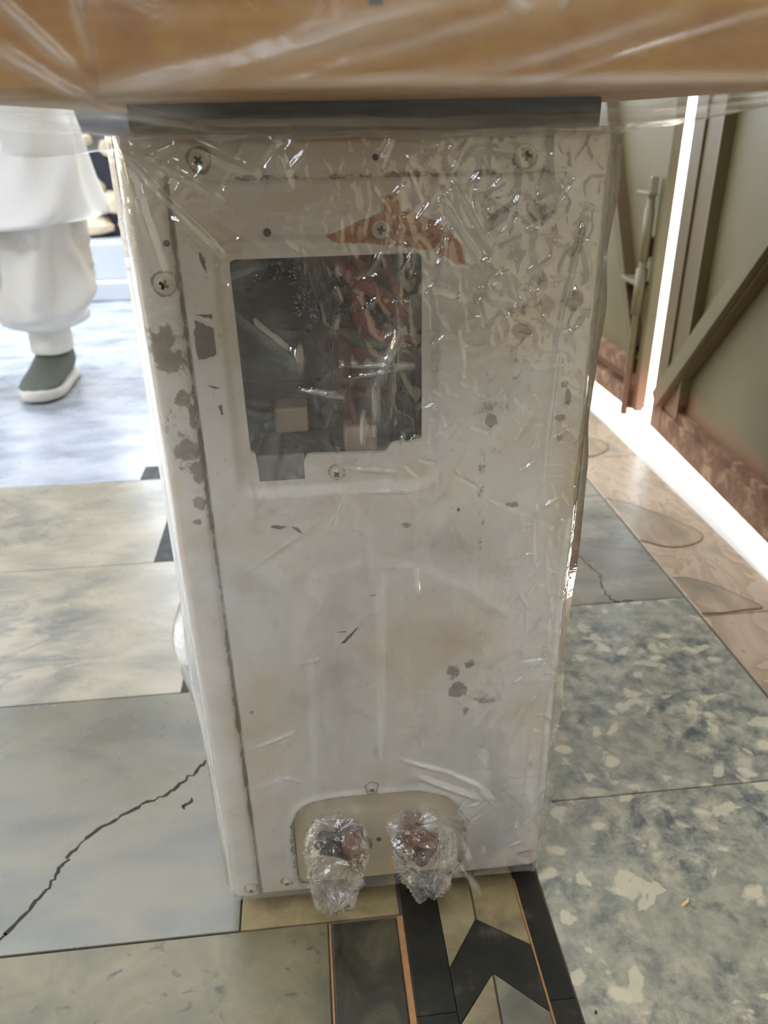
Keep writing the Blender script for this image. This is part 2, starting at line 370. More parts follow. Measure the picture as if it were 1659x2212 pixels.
MT['stepm'] = m_plain('pale step marble', (196, 200, 206), .3, scale=9, var=.06)
MT['film'] = m_film('clear stretch film', .03, 1.3, .03, 3.8, streak=.15)
MT['bag'] = m_film('crumpled clear film', .015, .38, .045, 2.0, bump=.7, bscale=220, streak=.05)
MT['boxfilm'] = m_film('cloudy packing film', .025, 1.2, .20, .9, tint=(.97, .97, .95), streak=.02)

# ------------------------------------------------------------------ setting: floor and its pieces
floor = struct(boxo('floor', (-4.5, -3.0, -.06), (.628, 4.2, -.0030), MT['grout']))
def tile(name, pts, mat, z1=0.0, bev=.0006): return prism(name, pts, -.0045, z1, mat, floor, bev)
def rect(name, x0, x1, y0, y1, mat, g=.0007, z1=0.0):
    return tile(name, [(x0+g, y0+g), (x1-g, y0+g), (x1-g, y1-g), (x0+g, y1-g)], mat, z1)
LIM = -.0125
YB = [-1.455, -1.142, -.829, -.516, -.203, .104, .418, .727, 1.038, 1.352, 1.665, 1.978, 2.291, 2.604, 2.917, 3.2]
for j in range(len(YB)-1):
    xr = LIM if YB[j+1] < .42 else -.085
    k = 0
    while xr > -3.2:
        nx = xr-.92
        mt = MT['speck'] if .09 < YB[j] < .2 else MT['softg'] if YB[j] < .5 else MT['soft'] if YB[j] < 1.3 else MT['softw']  # near rows dimmed, far rows paled: part slab colour, part painted falloff
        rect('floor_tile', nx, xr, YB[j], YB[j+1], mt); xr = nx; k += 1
# small dark accents set in the tile corners beside the inlay band
for (x0, x1, y0, y1) in [(-.173, -.086, .728, .792), (-.253, -.12, 1.039, 1.205), (-.328, -.2, 1.353, 1.415)]:
    rect('dark_inlay', x0, x1, y0, y1, MT['black'], 0, .0004)
# band below the air conditioner
rect('floor_tile', -.085, .0475, .418, .727, MT['light'])
for y0, y1 in ((.727, 1.038), (1.038, 1.352), (1.352, 1.665), (1.665, 1.978), (1.978, 2.3), (2.3, 2.6), (2.6, 2.917), (2.917, 3.2)):
    rect('floor_tile', -.085, .0475, y0, y1, MT['soft'])
rect('dark_slab', -.0105, .0440, .130, .4165, MT['slab']); rect('dark_slab', -.0105, .0440, -.2, .128, MT['slab'])
boxo('grout_line', (-.0123, -.2, -.004), (-.0107, .417, -.0012), MT['ogrout'], floor)
boxo('grout_line', (.0441, -.2, -.004), (.0490, .417, -.0010), MT['ogrout'], floor)
boxo('grout_line', (.1485, .26, -.004), (.1502, .44, -.0008), MT['ogrout'], floor)
for y0, y1 in ((-.25, .05), (.05, .335), (.335, .64), (.64, .95), (.95, 1.3), (1.3, 2.2), (2.2, 3.2)):
    rect('black_strip', .0493, .0800, y0, y1, MT['black'], .0002); rect('black_strip', .1502, .1700, y0, y1, MT['black'], .0002)
Pd = .124
for k in range(-3, 14):
    y0 = .406+k*Pd
    tile('chevron', [(.0803, y0-.080), (.113, y0-.045), (.1482, y0-.078), (.1482, y0-.027), (.109, y0), (.0803, y0-.038)], MT['black'])
    tile('chevron_fill', [(.0803, y0-.0372), (.1085, y0+.0004), (.1120, y0+Pd-.0462), (.0803, y0+Pd-.081)], MT['rustp' if k % 2 == 0 else 'light'])
    tile('chevron_fill', [(.1098, y0+.0004), (.1482, y0-.0258), (.1482, y0+Pd-.079), (.1134, y0+Pd-.0462)], MT['light' if k % 2 == 0 else 'greyl'])
# grey marble slabs to the right of the band
YR = [-.78, -.455, -.13, .195, .519, .843, 1.17, 1.50, 1.82, 2.15, 2.47, 2.8, 3.2]
for j in range(len(YR)-1):
    rect('floor_tile', .1706, .4945, YR[j], YR[j+1], MT['soft'] if .8 < YR[j] else MT['mottle'])
# beige border along the gate with curved inlays
BX0, BX1 = .4965, .629
YS = [-.5, .12, .46, .797, 1.335, 1.9, 2.5, 3.2]
for j in range(len(YS)-1): rect('border_slab', BX0, BX1, YS[j], YS[j+1], MT['border'], .0008)
def curved(pts, mat):
    sp = [(p.x, p.y) for p in spline([(a, b, 0) for a, b in pts], 6)]
    tile('curved_inlay', sp, mat, .0012, .0005)
    tube('inlay_joint', [(a, b, .0006) for a, b in sp], .0011, MT['bgrout'], floor, 5)
curved([(.4985, 1.155), (.535, 1.125), (.570, 1.075), (.594, 1.035), (.600, 1.008), (.588, .990), (.560, .978), (.528, .980), (.4985, 1.005)], MT['bgrey'])
curved([(.4985, .892), (.520, .888), (.548, .866), (.570, .832), (.585, .806), (.560, .803), (.530, .800), (.4985, .802)], MT['bgrey'])
curved([(.4985, 1.46), (.540, 1.452), (.578, 1.425), (.590, 1.396), (.578, 1.365), (.545, 1.342), (.4985, 1.340)], MT['bgrey'])
curved([(.4985, .62), (.53, .60), (.56, .56), (.575, .52), (.55, .49), (.4985, .50)], MT['bgrey'])
# cracks in two slabs
def ribbon(name, pts, wd, mat, z=.0003, seed=3):
    r = random.Random(seed); P = [(p.x, p.y) for p in spline([(a, b, 0) for a, b in pts], 7)]; v = []; f = []
    for i, (x, y) in enumerate(P):
        a = P[max(i-1, 0)]; b = P[min(i+1, len(P)-1)]; dx, dy = b[0]-a[0], b[1]-a[1]; L = math.hypot(dx, dy)+1e-9
        x += r.uniform(-.0024, .0024); y += r.uniform(-.0024, .0024); ww = wd*r.uniform(.35, 1.15)
        for s, zz in ((-1, -.001), (-1, z), (1, z), (1, -.001)): v.append((x-dy/L*ww*s, y+dx/L*ww*s, zz))
        if i:
            q = 4*(i-1)
            for k in range(3): f.append((q+k, q+k+1, q+5+k, q+4+k))
    return obj(name, v, f, mat, floor)
MT['crack'] = m_plain('dark vein', (38, 36, 26), .95)
ribbon('crack', [(-.100, .625), (-.130, .613), (-.150, .590), (-.171, .571), (-.200, .556), (-.229, .533), (-.244, .510), (-.250, .492), (-.262, .461), (-.281, .433), (-.292, .420)], .0018, MT['crack'])
ribbon('crack', [(-.141, .566), (-.149, .553)], .0022, MT['crack'], seed=9)
ribbon('crack', [(.38, 1.0), (.397, .93), (.397, .90), (.391, .870), (.397, .846), (.42, .845)], .0011, MT['crack'], seed=5)

# ------------------------------------------------------------------ setting: shell of the porch
ground = struct(boxo('ground_outside', (.630, -6, -.06), (9, 9, -.004), MT['pave']))  # outside paving; its pale strip inside the gate line imitates glow
wr = struct(boxo('wall_right', (.66, -3.0, 2.2), (.86, 4.2, 3.2), MT['wall']))
boxo('pier', (.66, -3.0, 0), (.86, .215, 2.2), MT['wall'], wr); boxo('pier', (.69, 2.73, 0), (.86, 4.2, 2.2), MT['wall'], wr)
ce = struct(boxo('ceiling', (-4.5, -.18, 2.35), (.66, 1.38, 2.5), MT['ceil']))
boxo('porch_slab', (-4.5, -3.0, 2.35), (.66, -1.05, 2.5), MT['ceil'], ce)
wl = struct(boxo('wall_left', (-4.7, -3.0, 0), (-4.5, 1.4, 2.5), MT['wall']))
boxo('upper_wall', (-4.5, 3.34, 1.95), (.66, 3.50, 4.0), MT['stepm'], None).name = 'upper_wall'  # unseen wall added to block high sky, band below left open for floor sheen
struct(bpy.data.objects['upper_wall']).name = 'wall_back_sky_block'
boxo('low_wall', (-4.7, 1.4, 0), (-4.5, 3.5, .66), MT['wall'], wl)
wk = struct(boxo('wall_back', (-4.5, 3.34, 0), (.66, 3.50, .66), MT['dark']))
wf = struct(boxo('wall_front', (-4.5, -3.2, 0), (.66, -3.0, 1.2), MT['fwall']))  # unseen wall; dark tone cuts low light, opening added for film glints
boxo('lintel', (-4.5, -3.2, 2.0), (.66, -3.0, 2.5), MT['fwall'], wf)
boxo('pier', (-4.5, -3.2, 1.2), (-.80, -3.0, 2.0), MT['fwall'], wf); boxo('pier', (-.22, -3.2, 1.2), (.66, -3.0, 2.0), MT['fwall'], wf)
# step and stone facing at the foot of the back wall
st = struct(boxo('trim_1', (-4.5, 3.06, 0), (.64, 3.34, .07), MT['stepm'], None, .006))
boxo('riser_block', (-4.5, 3.12, .07), (.64, 3.34, .20), MT['stepm'], st, .004)
r = random.Random(4)
def stone(x, z, sx, sz, y=3.32, rot=0.0):
    bm = bmesh.new(); bmesh.ops.create_icosphere(bm, subdivisions=2, radius=1.0)
    for v in bm.verts:
        k = 1+r.uniform(-.13, .13); m = max(abs(v.co.x), abs(v.co.z))**.35
        v.co = Vector((v.co.x*sx*k/m if m > .1 else v.co.x*sx, v.co.y*.05*k, v.co.z*sz*k/m if m > .1 else v.co.z*sz))
    bmesh.ops.rotate(bm, verts=bm.verts, cent=(0, 0, 0), matrix=Matrix.Rotation(rot, 3, 'Y'))
    o = objbm('stone', bm, MT['stone'], wk); o.location = (x, y, z); return o
xx = -2.6
while xx < .5:
    s = r.uniform(.07, .11); stone(xx+s, .245, s, .036); xx += 2*s+.012
for (x, z, sx, sz, ro) in [(-.80, .36, .05, .075, .35), (-.72, .33, .05, .04, .2), (-.70, .52, .04, .03, .4), (-.93, .42, .06, .07, .2), (-.85, .50, .045, .055, .5), (-.98, .56, .07, .06, .1), (-.87, .60, .05, .045, .3), (-.66, .46, .03, .035, .5),
                           (-.63, .39, .03, .022, .5), (-.78, .55, .02, .02, 0), (-1.1, .38, .08, .07, .2), (-1.25, .5, .08, .09, .1), (-1.1, .62, .08, .06, -.1), (-.45, .36, .07, .05, .3), (-.35, .48, .06, .06, .1)]:
    stone(x, z, sx, sz, rot=ro)

# ------------------------------------------------------------------ gate leaves (built along local -y or +y from the hinge)
def leaf(name, hinge, rz, sgn, L, label):
    g = empty(name, hinge, rz); Z0, Z1 = .026, 2.19; D = .020
    def seg(nm, a, b, x0, x1, wd, mat):      # bar in the leaf plane from a to b (y,z)
        a = Vector((0, a[0]*sgn, a[1])); b = Vector((0, b[0]*sgn, b[1])); d = (b-a).normalized(); n = Vector((0, -d.z, d.y))*wd/2
        v = [];
        for x in (x0, x1):
            for p in (a-n, a+n, b+n, b-n): v.append((x, p.y, p.z))
        return obj(nm, v, [(0, 1, 2, 3), (7, 6, 5, 4), (0, 4, 5, 1), (1, 5, 6, 2), (2, 6, 7, 3), (3, 7, 4, 0)], mat, g)
    seg('sheet_panel', (0, (Z0+Z1)/2), (L, (Z0+Z1)/2), .016, D, Z1-Z0, MT['gate'])
    return g, seg
# near leaf: hinge at y=.19, closing edge at y=1.443
g1, seg = leaf('gate_leaf', (.618, .19, 0), math.radians(-3.75), 1, 1.254, '')
tag(g1, 'olive painted steel gate leaf with wide closing stile and one rising diagonal brace', 'gate')
L = 1.254
seg('stile', (L-.024, .02), (L-.024, 2.19), -.004, .016, .048, MT['gatefr']); seg('stile', (L-.082, .02), (L-.082, 2.19), .000, .016, .062, MT['gatefr'])
seg('stile_bead', (L-.116, .1), (L-.116, 2.2), -.004, .016, .008, MT['gate'])
seg('bottom_rail', (0, .045), (L-.05, .045), -.004, .0155, .05, MT['rust']); seg('rail_lip', (0, .077), (L-.11, .077), .002, .0155, .016, MT['rust'])
seg('diagonal_brace', (L-.03, .085), (.10, 1.33), -.016, .0155, .034, MT['gate']); seg('brace_web', (L-.012, .060), (.13, 1.27), -.004, .0154, .034, MT['gatefr'])
seg('top_rail', (0, 2.165), (L, 2.165), -.01, .0155, .05, MT['gatefr']); seg('hinge_stile', (.02, .02), (.02, 2.19), -.01, .0155, .04, MT['gatefr'])
seg('sun_block_plate', (L+.027, .05), (L+.027, 2.19), .092, .098, .17, MT['gatefr'])  # added plate, keeps direct sun from passing through the slit
for zz in (.5, 1.1, 1.8): seg('sun_block_bracket', (L-.05, zz), (L-.01, zz), .018, .093, .03, MT['gatefr'])  # brackets for the added sun-blocking plate
# far leaf: hinge at y=2.77, closing edge at y=1.497
g2, seg = leaf('gate_leaf', (.664, 2.77, 0), math.radians(1.6), -1, 1.247, '')
tag(g2, 'olive painted steel gate leaf with a drop bolt beside its closing edge', 'gate')
L = 1.247
seg('stile', (L-.010, .02), (L-.010, 2.19), .000, .016, .020, MT['gate'])
seg('diagonal_brace', (L-.045, .15), (L-.75, 1.32), -.010, .0155, .026, MT['gatefr']); seg('brace_web', (L-.06, .13), (L-.77, 1.31), -.002, .0154, .030, MT['gate'])
seg('bottom_rail', (0, .040), (L-.02, .040), -.006, .0155, .04, MT['rust']); seg('middle_rail', (0, .105), (L-.05, .105), -.008, .0155, .03, MT['rust'])
seg('top_rail', (0, 2.165), (L, 2.165), -.01, .0155, .05, MT['gatefr']); seg('hinge_stile', (.02, .02), (.02, 2.19), -.01, .0155, .04, MT['gatefr'])
by = -(L-.030)
tube('drop_bolt', [(-.012, by, .006), (-.012, by, .25), (-.012, by, .455)], .0075, MT['gate'], g2, 12)
tube('bolt_sleeve', [(-.012, by, .225), (-.012, by, .315)], .0115, MT['gate'], g2, 12)
tube('bolt_sleeve', [(-.012, by, .33), (-.012, by, .43)], .0095, MT['gate'], g2, 12)
boxo('bolt_handle', (-.022, by-.008, .452), (-.004, by+.050, .460), MT['gate'], g2, .002); boxo('bolt_handle', (-.02, by-.012, .455), (-.006, by+.002, .488), MT['gate'], g2, .003)
boxo('bolt_bracket', (-.020, by+.0, .280), (.016, by+.085, .289), MT['gate'], g2, .002); boxo('bolt_bracket', (-.006, by+.008, .335), (.0155, by+.035, .375), MT['gatefr'], g2, .004)

# ------------------------------------------------------------------ air conditioner outdoor unit
X0, X1, Z0, Z1, FY = -.0903, .168, .025, .584, .4305
ac = empty('air_conditioner_unit', (0, 0, 0))
tag(ac, 'off-white outdoor air conditioner standing on end side out, wrapped in clear film', 'air conditioner')
win = rpoly([(-.0393, .5253), (.0657, .5257), (.0664, .4147), (.0474, .4145), (.0445, .4085), (-.0054, .4101), (-.0078, .3994), (-.0340, .3991), (-.0356, .4125), (-.0382, .4136)], .004)
val = rpoly([(-.0355, .0249), (-.0350, .100), (-.0270, .1225), (.0000, .1275), (.0680, .1255), (.0930, .1130), (.1010, .085), (.1015, .0249)], .016, 6)
dx = .00125
xs = np.arange(X0, X1+1e-6, dx); zs = np.arange(Z0, Z1+1e-6, dx)
xs[-1] = X1; zs[-1] = Z1
X, Z = np.meshgrid(xs, zs); keep = np.ones((len(zs)-1, len(xs)-1), bool)
for poly in (win, val):
    xc = (X[:-1, :-1]+X[1:, 1:])/2; zc = (Z[:-1, :-1]+Z[1:, 1:])/2
    ins, _, _, _ = poly_dist(xc, zc, poly); keep &= ~ins
    _, d, nx, nz = poly_dist(X, Z, poly); m = d < dx*.72
    m[0, :] = m[-1, :] = False
    X = np.where(m, nx, X); Z = np.where(m, nz, Z)
hgt = np.zeros_like(X)
hgt -= .0050*np.exp(-((X+.0662)/.0012)**2)*sstep(.575, .560, Z)                 # seam of the flange
hgt += .0012*sstep(-.0662, -.0690, X)*sstep(.575, .565, Z)
rw = rpoly([(-.0455, .536), (-.0455, .3935), (-.0395, .3875), (.0735, .3875), (.0735, .536)], .01)
ins, d, _, _ = poly_dist(X, Z, rw); sd = np.where(ins, d, -d)
hgt -= .0055*sstep(-.0030, .0030, sd)                                           # recess round the window
hgt -= .0024*np.exp(-((Z-.5655)/.0016)**2)*sstep(-.055, -.045, X)*sstep(.150, .140, X)   # crease below the top edge
hgt += .0011*sstep(.5655, .572, Z)
hgt += .0012*np.exp(-((X-.1045)/.0035)**2)*sstep(.34, .37, Z)*sstep(.52, .49, Z)
hgt += .0014*sstep(.1045, .1085, X)*sstep(.34, .37, Z)*sstep(.55, .52, Z)
_, dv, _, _ = poly_dist(X, Z, val); hgt += .0022*np.exp(-((dv-.003)/.0025)**2)*sstep(.02, .05, Z)      # lip of the valve cut-out
rad = .010
for dd in (X1-X, X-X0):
    q = np.clip((rad-dd)/rad, 0, 1); hgt -= rad*(1-np.sqrt(np.clip(1-q*q, 0, 1)))
q = np.clip((.004-(Z1-Z))/.004, 0, 1); hgt -= .004*(1-np.sqrt(np.clip(1-q*q, 0, 1)))
q = np.clip((.005-(Z-Z0))/.005, 0, 1); hgt -= .004*(1-np.sqrt(np.clip(1-q*q, 0, 1)))
hgt += .0012*(vn(X, Z, 9, 1)-.5)+.0005*(vn(X, Z, 30, 2)-.5)
dirt = np.zeros_like(X)  # dirt spots, plus plain darkening at seam, crease, cut-out rim and screws
for (x, z, sx, sz, mt) in [(.1520, .498, .004, .006, 'grime'), (.1510, .449, .002, .002, 'grime'), (.1535, .441, .0015, .005, 'grime'), (.1500, .428, .003, .0015, 'chip'), (.1510, .4150, .002, .002, 'grime'),
                          (.122, .482, .005, .004, 'grime'), (.107, .428, .0035, .004, 'grime'), (-.072, .452, .005, .004, 'grime'), (-.0685, .440, .002, .008, 'grime'), (-.074, .420, .007, .006, 'grime'), (-.070, .405, .004, .006, 'grime'),
                          (-.0710, .385, .003, .004, 'grime'), (-.078, .408, .004, .003, 'tan'), (-.074, .372, .003, .002, 'grime'), (.103, .385, .0025, .018, 'tan'), (.105, .350, .002, .012, 'tan'), (.0885, .240, .004, .008, 'tan'), (.093, .222, .006, .006, 'grime'), (.117, .212, .012, .005, 'tan'),
                          (.101, .245, .004, .004, 'tan'), (.1, .202, .004, .004, 'tan'), (.055, .360, .004, .002, 'tan'), (.124, .371, .004, .002, 'tan'), (.060, .192, .002, .0015, 'tan'), (-.0555, .218, .0012, .0016, 'chip'),
                          (-.066, .2145, .0013, .005, 'chip'), (-.030, .126, .0006, .0006, 'chip'), (.033, .309, .002, .0005, 'grime'), (.042, .275, .0012, .002, 'tan'), (.108, .548, .012, .008, 'tan'), (.128, .545, .010, .005, 'tan')]:
    dirt = np.maximum(dirt, {'grime': .9, 'chip': 1.0, 'tan': .55}[mt]*np.exp(-(((X-x)/(sx*1.25))**2+((Z-z)/(sz*1.25))**2)**2))
for (x, z, sx, sz, k) in [(-.079, .483, .009, .014, .95), (-.075, .474, .012, .008, .8), (.152, .538, .0045, .016, .95), (.148, .525, .004, .006, .7), (-.075, .43, .012, .04, .42), (.12, .545, .03, .018, .40), (.13, .50, .03, .03, .34), (.115, .45, .03, .06, .28), (.06, .46, .012, .05, .2), (-.02, .055, .02, .03, .15)]:
    dirt = np.maximum(dirt, k*np.exp(-(((X-x)/sx)**2+((Z-z)/sz)**2)))
dirt = np.maximum(dirt, .75*np.exp(-((X+.0662)/.0016)**2)*sstep(.575, .56, Z))  # darker lines: flange seam, then top crease and cut-out rim
dirt = np.maximum(dirt, .5*np.exp(-((Z-.5655)/.002)**2)*sstep(-.055, -.02, X)*sstep(.150, .12, X))
dirt = np.maximum(dirt, .62*np.exp(-((dv-.001)/.0022)**2)*sstep(.03, .06, Z))
for (x, z, r_) in [(-.0733, .5153, .0056), (.0425, .5392, .0048), (.0130, .3974, .0042), (.0279, .1347, .0042), (-.0729, .0364, .0042), (-.0439, .0393, .0038), (.1184, .5733, .0058), (-.0481, .5747, .0050)]:
    dirt = np.maximum(dirt, .72*np.exp(-((np.hypot(X-x, Z-z)-r_*1.12)/.0014)**2))  # darker ring round each screw head
adpoly = [(.0132, .5362), (.0250, .5410), (.0372, .5462), (.0440, .5475), (.0455, .5560), (.0530, .5560), (.0540, .5480), (.0650, .5460), (.0760, .5400), (.0850, .5320), (.0890, .5270), (.0890, .5200), (.0840, .5185), (.0780, .5240), (.0700, .5268), (.0600, .5280), (.0400, .5310), (.0171, .5325)]
ins, d, _, _ = poly_dist(X, Z, adpoly); adh = np.clip(.5+np.where(ins, d, -d)/.004, 0, 1)
P = np.stack([X, FY-hgt, Z], -1)
pan = grid_obj('side_panel', P, keep, MT['panel'], ac, dirt, extra={'adhesive': adh})
bm = bmesh.new(); bm.from_mesh(pan.data)
be = [e for e in bm.edges if e.is_boundary]
ex = bmesh.ops.extrude_edge_only(bm, edges=be); bmesh.ops.translate(bm, vec=(0, .0035, 0), verts=[v for v in ex['geom'] if isinstance(v, bmesh.types.BMVert)])
bm.to_mesh(pan.data); bm.free(); pan.data.polygons.foreach_set('use_smooth', [True]*len(pan.data.polygons))
em = pan.modifiers.new('split', 'EDGE_SPLIT'); em.split_angle = math.radians(50)
bm = bmesh.new(); abox(bm, (X0+.0004, .4405, Z0+.001), (X1-.0004, 1.21, Z1), .006, 2)
bmesh.ops.delete(bm, geom=[f for f in bm.faces if f.normal.y < -.95 and f.calc_center_median().y < .445], context='FACES')
objbm('casing', bm, MT['panel'], ac)
for y0 in (.50, 1.06): boxo('foot', (X0+.015, y0, 0.0005), (X1-.015, y0+.05, Z0+.002), MT['dcap'], ac, .004)
# control box behind the window
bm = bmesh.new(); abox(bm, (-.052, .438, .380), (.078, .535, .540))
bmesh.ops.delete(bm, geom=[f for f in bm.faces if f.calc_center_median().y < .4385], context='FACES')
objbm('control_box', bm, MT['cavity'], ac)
MT['relay'] = m_plain('dusty relay plastic', (184, 164, 146), .6); MT['board'] = m_plain('brown circuit board', (96, 72, 60), .6, var=.25)
MT['brk'] = m_plain('grey bracket', (120, 120, 116), .5, .3); MT['term'] = m_plain('terminal block plastic', (112, 66, 60), .5)
MT['teal'] = m_plain('teal plate', (28, 50, 60), .5); MT['pink'] = m_plain('pink wire', (150, 66, 72), .45); MT['red'] = m_plain('red wire', (140, 46, 36), .45)
MT['orange'] = m_plain('orange wire', (160, 80, 44), .45); MT['bwire'] = m_plain('black wire', (28, 26, 28), .4); MT['gwire'] = m_plain('green wire', (56, 72, 56), .45)
boxo('relay', (-.0240, .468, .4125), (-.0025, .488, .4295), MT['relay'], ac, .002)
boxo('circuit_board', (-.042, .455, .384), (.012, .500, .402), MT['board'], ac, .002)
boxo('bracket', (-.035, .4360, .3935), (-.006, .4395, .4105), MT['brk'], ac, .001)
boxo('connector', (.0195, .452, .396), (.0405, .468, .4205), MT['relay'], ac, .002)
boxo('terminal_block', (.016, .474, .430), (.050, .510, .478), MT['term'], ac, .003)
for k in range(4): lathe_y('terminal_screw', [(.0001, -.0015), (.0026, -.0012), (.0028, .001)], MT['screw'], ac, 12, (.020+k*.0085, .4735, .455))
boxo('back_plate', (-.050, .525, .43), (.010, .531, .535), MT['teal'], ac, .001)
wires = [('pink', [(.012, .480, .540), (.024, .462, .515), (.040, .455, .503), (.058, .462, .492), (.070, .480, .485)], .0042),
         ('red', [(.030, .475, .540), (.034, .460, .512), (.046, .454, .497), (.060, .458, .487), (.074, .470, .480)], .0040),
         ('red', [(.018, .490, .538), (.030, .465, .500), (.036, .455, .485), (.046, .452, .476), (.060, .455, .474), (.074, .462, .472)], .0032),
         ('pink', [(.040, .490, .536), (.036, .470, .512), (.030, .462, .490), (.034, .466, .474), (.030, .472, .462)], .0034),
         ('orange', [(.048, .490, .530), (.052, .462, .508), (.058, .455, .495), (.070, .462, .482)], .0030),
         ('bwire', [(.052, .475, .540), (.060, .458, .520), (.066, .455, .500), (.062, .460, .470), (.056, .466, .440), (.060, .470, .395)], .0045),
         ('bwire', [(.004, .480, .540), (.010, .462, .512), (.014, .458, .488), (.010, .460, .470), (.016, .472, .455)], .0036),
         ('gwire', [(.0, .500, .530), (.012, .470, .492), (.026, .458, .474), (.044, .458, .470), (.058, .468, .460)], .0030),
         ('bwire', [(.068, .475, .46), (.060, .458, .445), (.058, .455, .425), (.064, .462, .395)], .0050),
         ('term', [(.028, .474, .450), (.024, .462, .436), (.028, .458, .420)], .0028), ('bwire', [(.040, .474, .450), (.044, .460, .434), (.050, .458, .410), (.052, .47, .39)], .0030),
         ('bwire', [(-.020, .50, .40), (-.006, .462, .408), (.010, .456, .404), (.020, .460, .400)], .0030)]
for mm, pth, rd in wires: tube('wire', spline(pth, 7), rd, MT[mm], ac, 8)
# screws
def screw(x, z, rad, y=FY, rot=.3, mat='screw'):
    s = lathe_y('screw', [(.0002, -.0034), (rad*.45, -.0032), (rad*.68, -.0024), (rad*.74, -.0015), (rad*.80, -.0017), (rad*.96, -.0016), (rad, -.0010), (rad, .0008)], MT[mat], ac, 24, (x, y, z))
    bm = bmesh.new()
    for a in (0, PI/2): abox(bm, (-rad*.46, -.0037, -rad*.15), (rad*.46, -.0026, rad*.15), mtx=Matrix.Rotation(a+rot, 4, 'Y'))
    objbm('cross_recess', bm, MT['recess'], s)
    return s
for x, z, rd, yy in [(-.0733, .5153, .0056, FY-.0012), (.0425, .5392, .0048, FY), (.0130, .3974, .0042, FY+.0052), (.0279, .1347, .0042, FY), (-.0729, .0364, .0042, FY-.001), (-.0439, .0393, .0038, FY),
                     (.1184, .5733, .0058, FY-.0011), (-.0481, .5747, .0050, FY-.0011)]: screw(x, z, rd, yy, random.uniform(0, 1.5))
for x, z, rd in [(-.0173, .5393, .0021), (.0405, .5740, .0016), (-.0696, .5356, .0018), (.089, .3692, .0009)]:
    lathe_y('hole', [(.0001, -.0006), (rd, -.0005), (rd, .001)], MT['recess'], ac, 14, (x, FY-.0009, z))
# bare patches, grime and adhesive left on the paint
def chip(pts, mat='chip', jit=.0011, n=4, seed=1, up=.0004, y=FY): return fprism('paint_chip' if mat == 'chip' else 'stain', blob(pts, jit, n, seed), y+.0006, y-up, MT[mat], ac)
chip([(-.0604, .4950), (-.0560, .4935), (-.0512, .4900), (-.0508, .4759), (-.0570, .4740), (-.0612, .4725), (-.0618, .486)], 'chip', .0007, 3, 3)
chip([(-.0595, .4985), (-.0510, .4978), (-.0508, .4955), (-.0550, .4965)], 'chip', .0004, 3, 4)
chip([(-.0540, .5300), (-.0520, .5285), (-.0512, .5240), (-.0505, .5190), (-.0525, .5230)], 'chip', .0006, 3, 5)
chip([(-.0580, .4580), (-.0548, .4574), (-.0510, .4560), (-.0545, .4562)], 'chip', .0004, 3, 6)
chip([(-.0530, .4460), (-.0508, .4465), (-.0510, .4405), (-.0525, .4400)], 'chip', .0005, 3, 7)
chip([(-.0300, .3652), (-.0265, .3662), (-.0210, .3648), (-.0260, .3632)], 'chip', .0005, 3, 9); chip([(-.0170, .3645), (-.0125, .3625), (-.0108, .3592), (-.0140, .3612)], 'chip', .0004, 3, 10)
chip([(.0100, .2722), (.0150, .2770), (.0215, .2835), (.0222, .2842), (.0165, .2765), (.0130, .2720)], 'chip', .0004, 3, 11); chip([(.0080, .2815), (.0140, .2818), (.0140, .2810)], 'grime', .0002, 2, 12)
# valve recess
fprism('valve_plate', rpoly([(-.0345, .0235), (-.0345, .12), (-.01, .132), (.07, .132), (.104, .115), (.104, .0235)], .012), FY+.012, FY+.0085, MT['cream'], ac)
lathe_y('hole', [(.0001, -.0006), (.0021, -.0005), (.0021, .001)], MT['recess'], ac, 14, (.0330, FY+.0083, .067))
def valve(pos, cap, axis, ln, rad, side=None, sidecap=None, srad=.008, sl=.03):
    v = bpy.data.objects.new('service_valve', None); C.objects.link(v); v.parent = ac; v.location = pos
    return v
def hexcyl(name, a, b, rad, mat, parent, seg=6):
    bm = bmesh.new(); a = Vector(a); b = Vector(b); t = (b-a).normalized(); p = [a, a+t*.0012, b-t*.0015, b]
    tube_bm(bm, p, [rad*.9, rad, rad, rad*.82], seg); return objbm(name, bm, mat, parent)
y0 = FY+.0085
for (bx, bz, cx, cz, cm, sx, sz, sm, rr_) in [(.008, .0850, .0110, .0965, 'bcap', -.0150, .0965, 'dcap', .0088), (.0600, .0870, .0510, .0960, 'bcap', .0760, .0790, 'bcap', .0098)]:
    vb = hexcyl('service_valve', (bx, y0, bz), (bx, y0-.026, bz), .0098, MT['brass'], ac, 16)
    hexcyl('valve_cap', (bx, y0-.014, bz), (cx, y0-.030, cz), rr_*.95, MT[cm], vb, 8)
    hexcyl('flare_nut', (bx, y0-.018, bz-.002), (sx, y0-.022, sz), rr_, MT[sm], vb, 6)
    hexcyl('port_stem', (bx, y0-.016, bz), (bx+.006, y0-.020, bz-.028), .0055, MT['brass'], vb, 12)

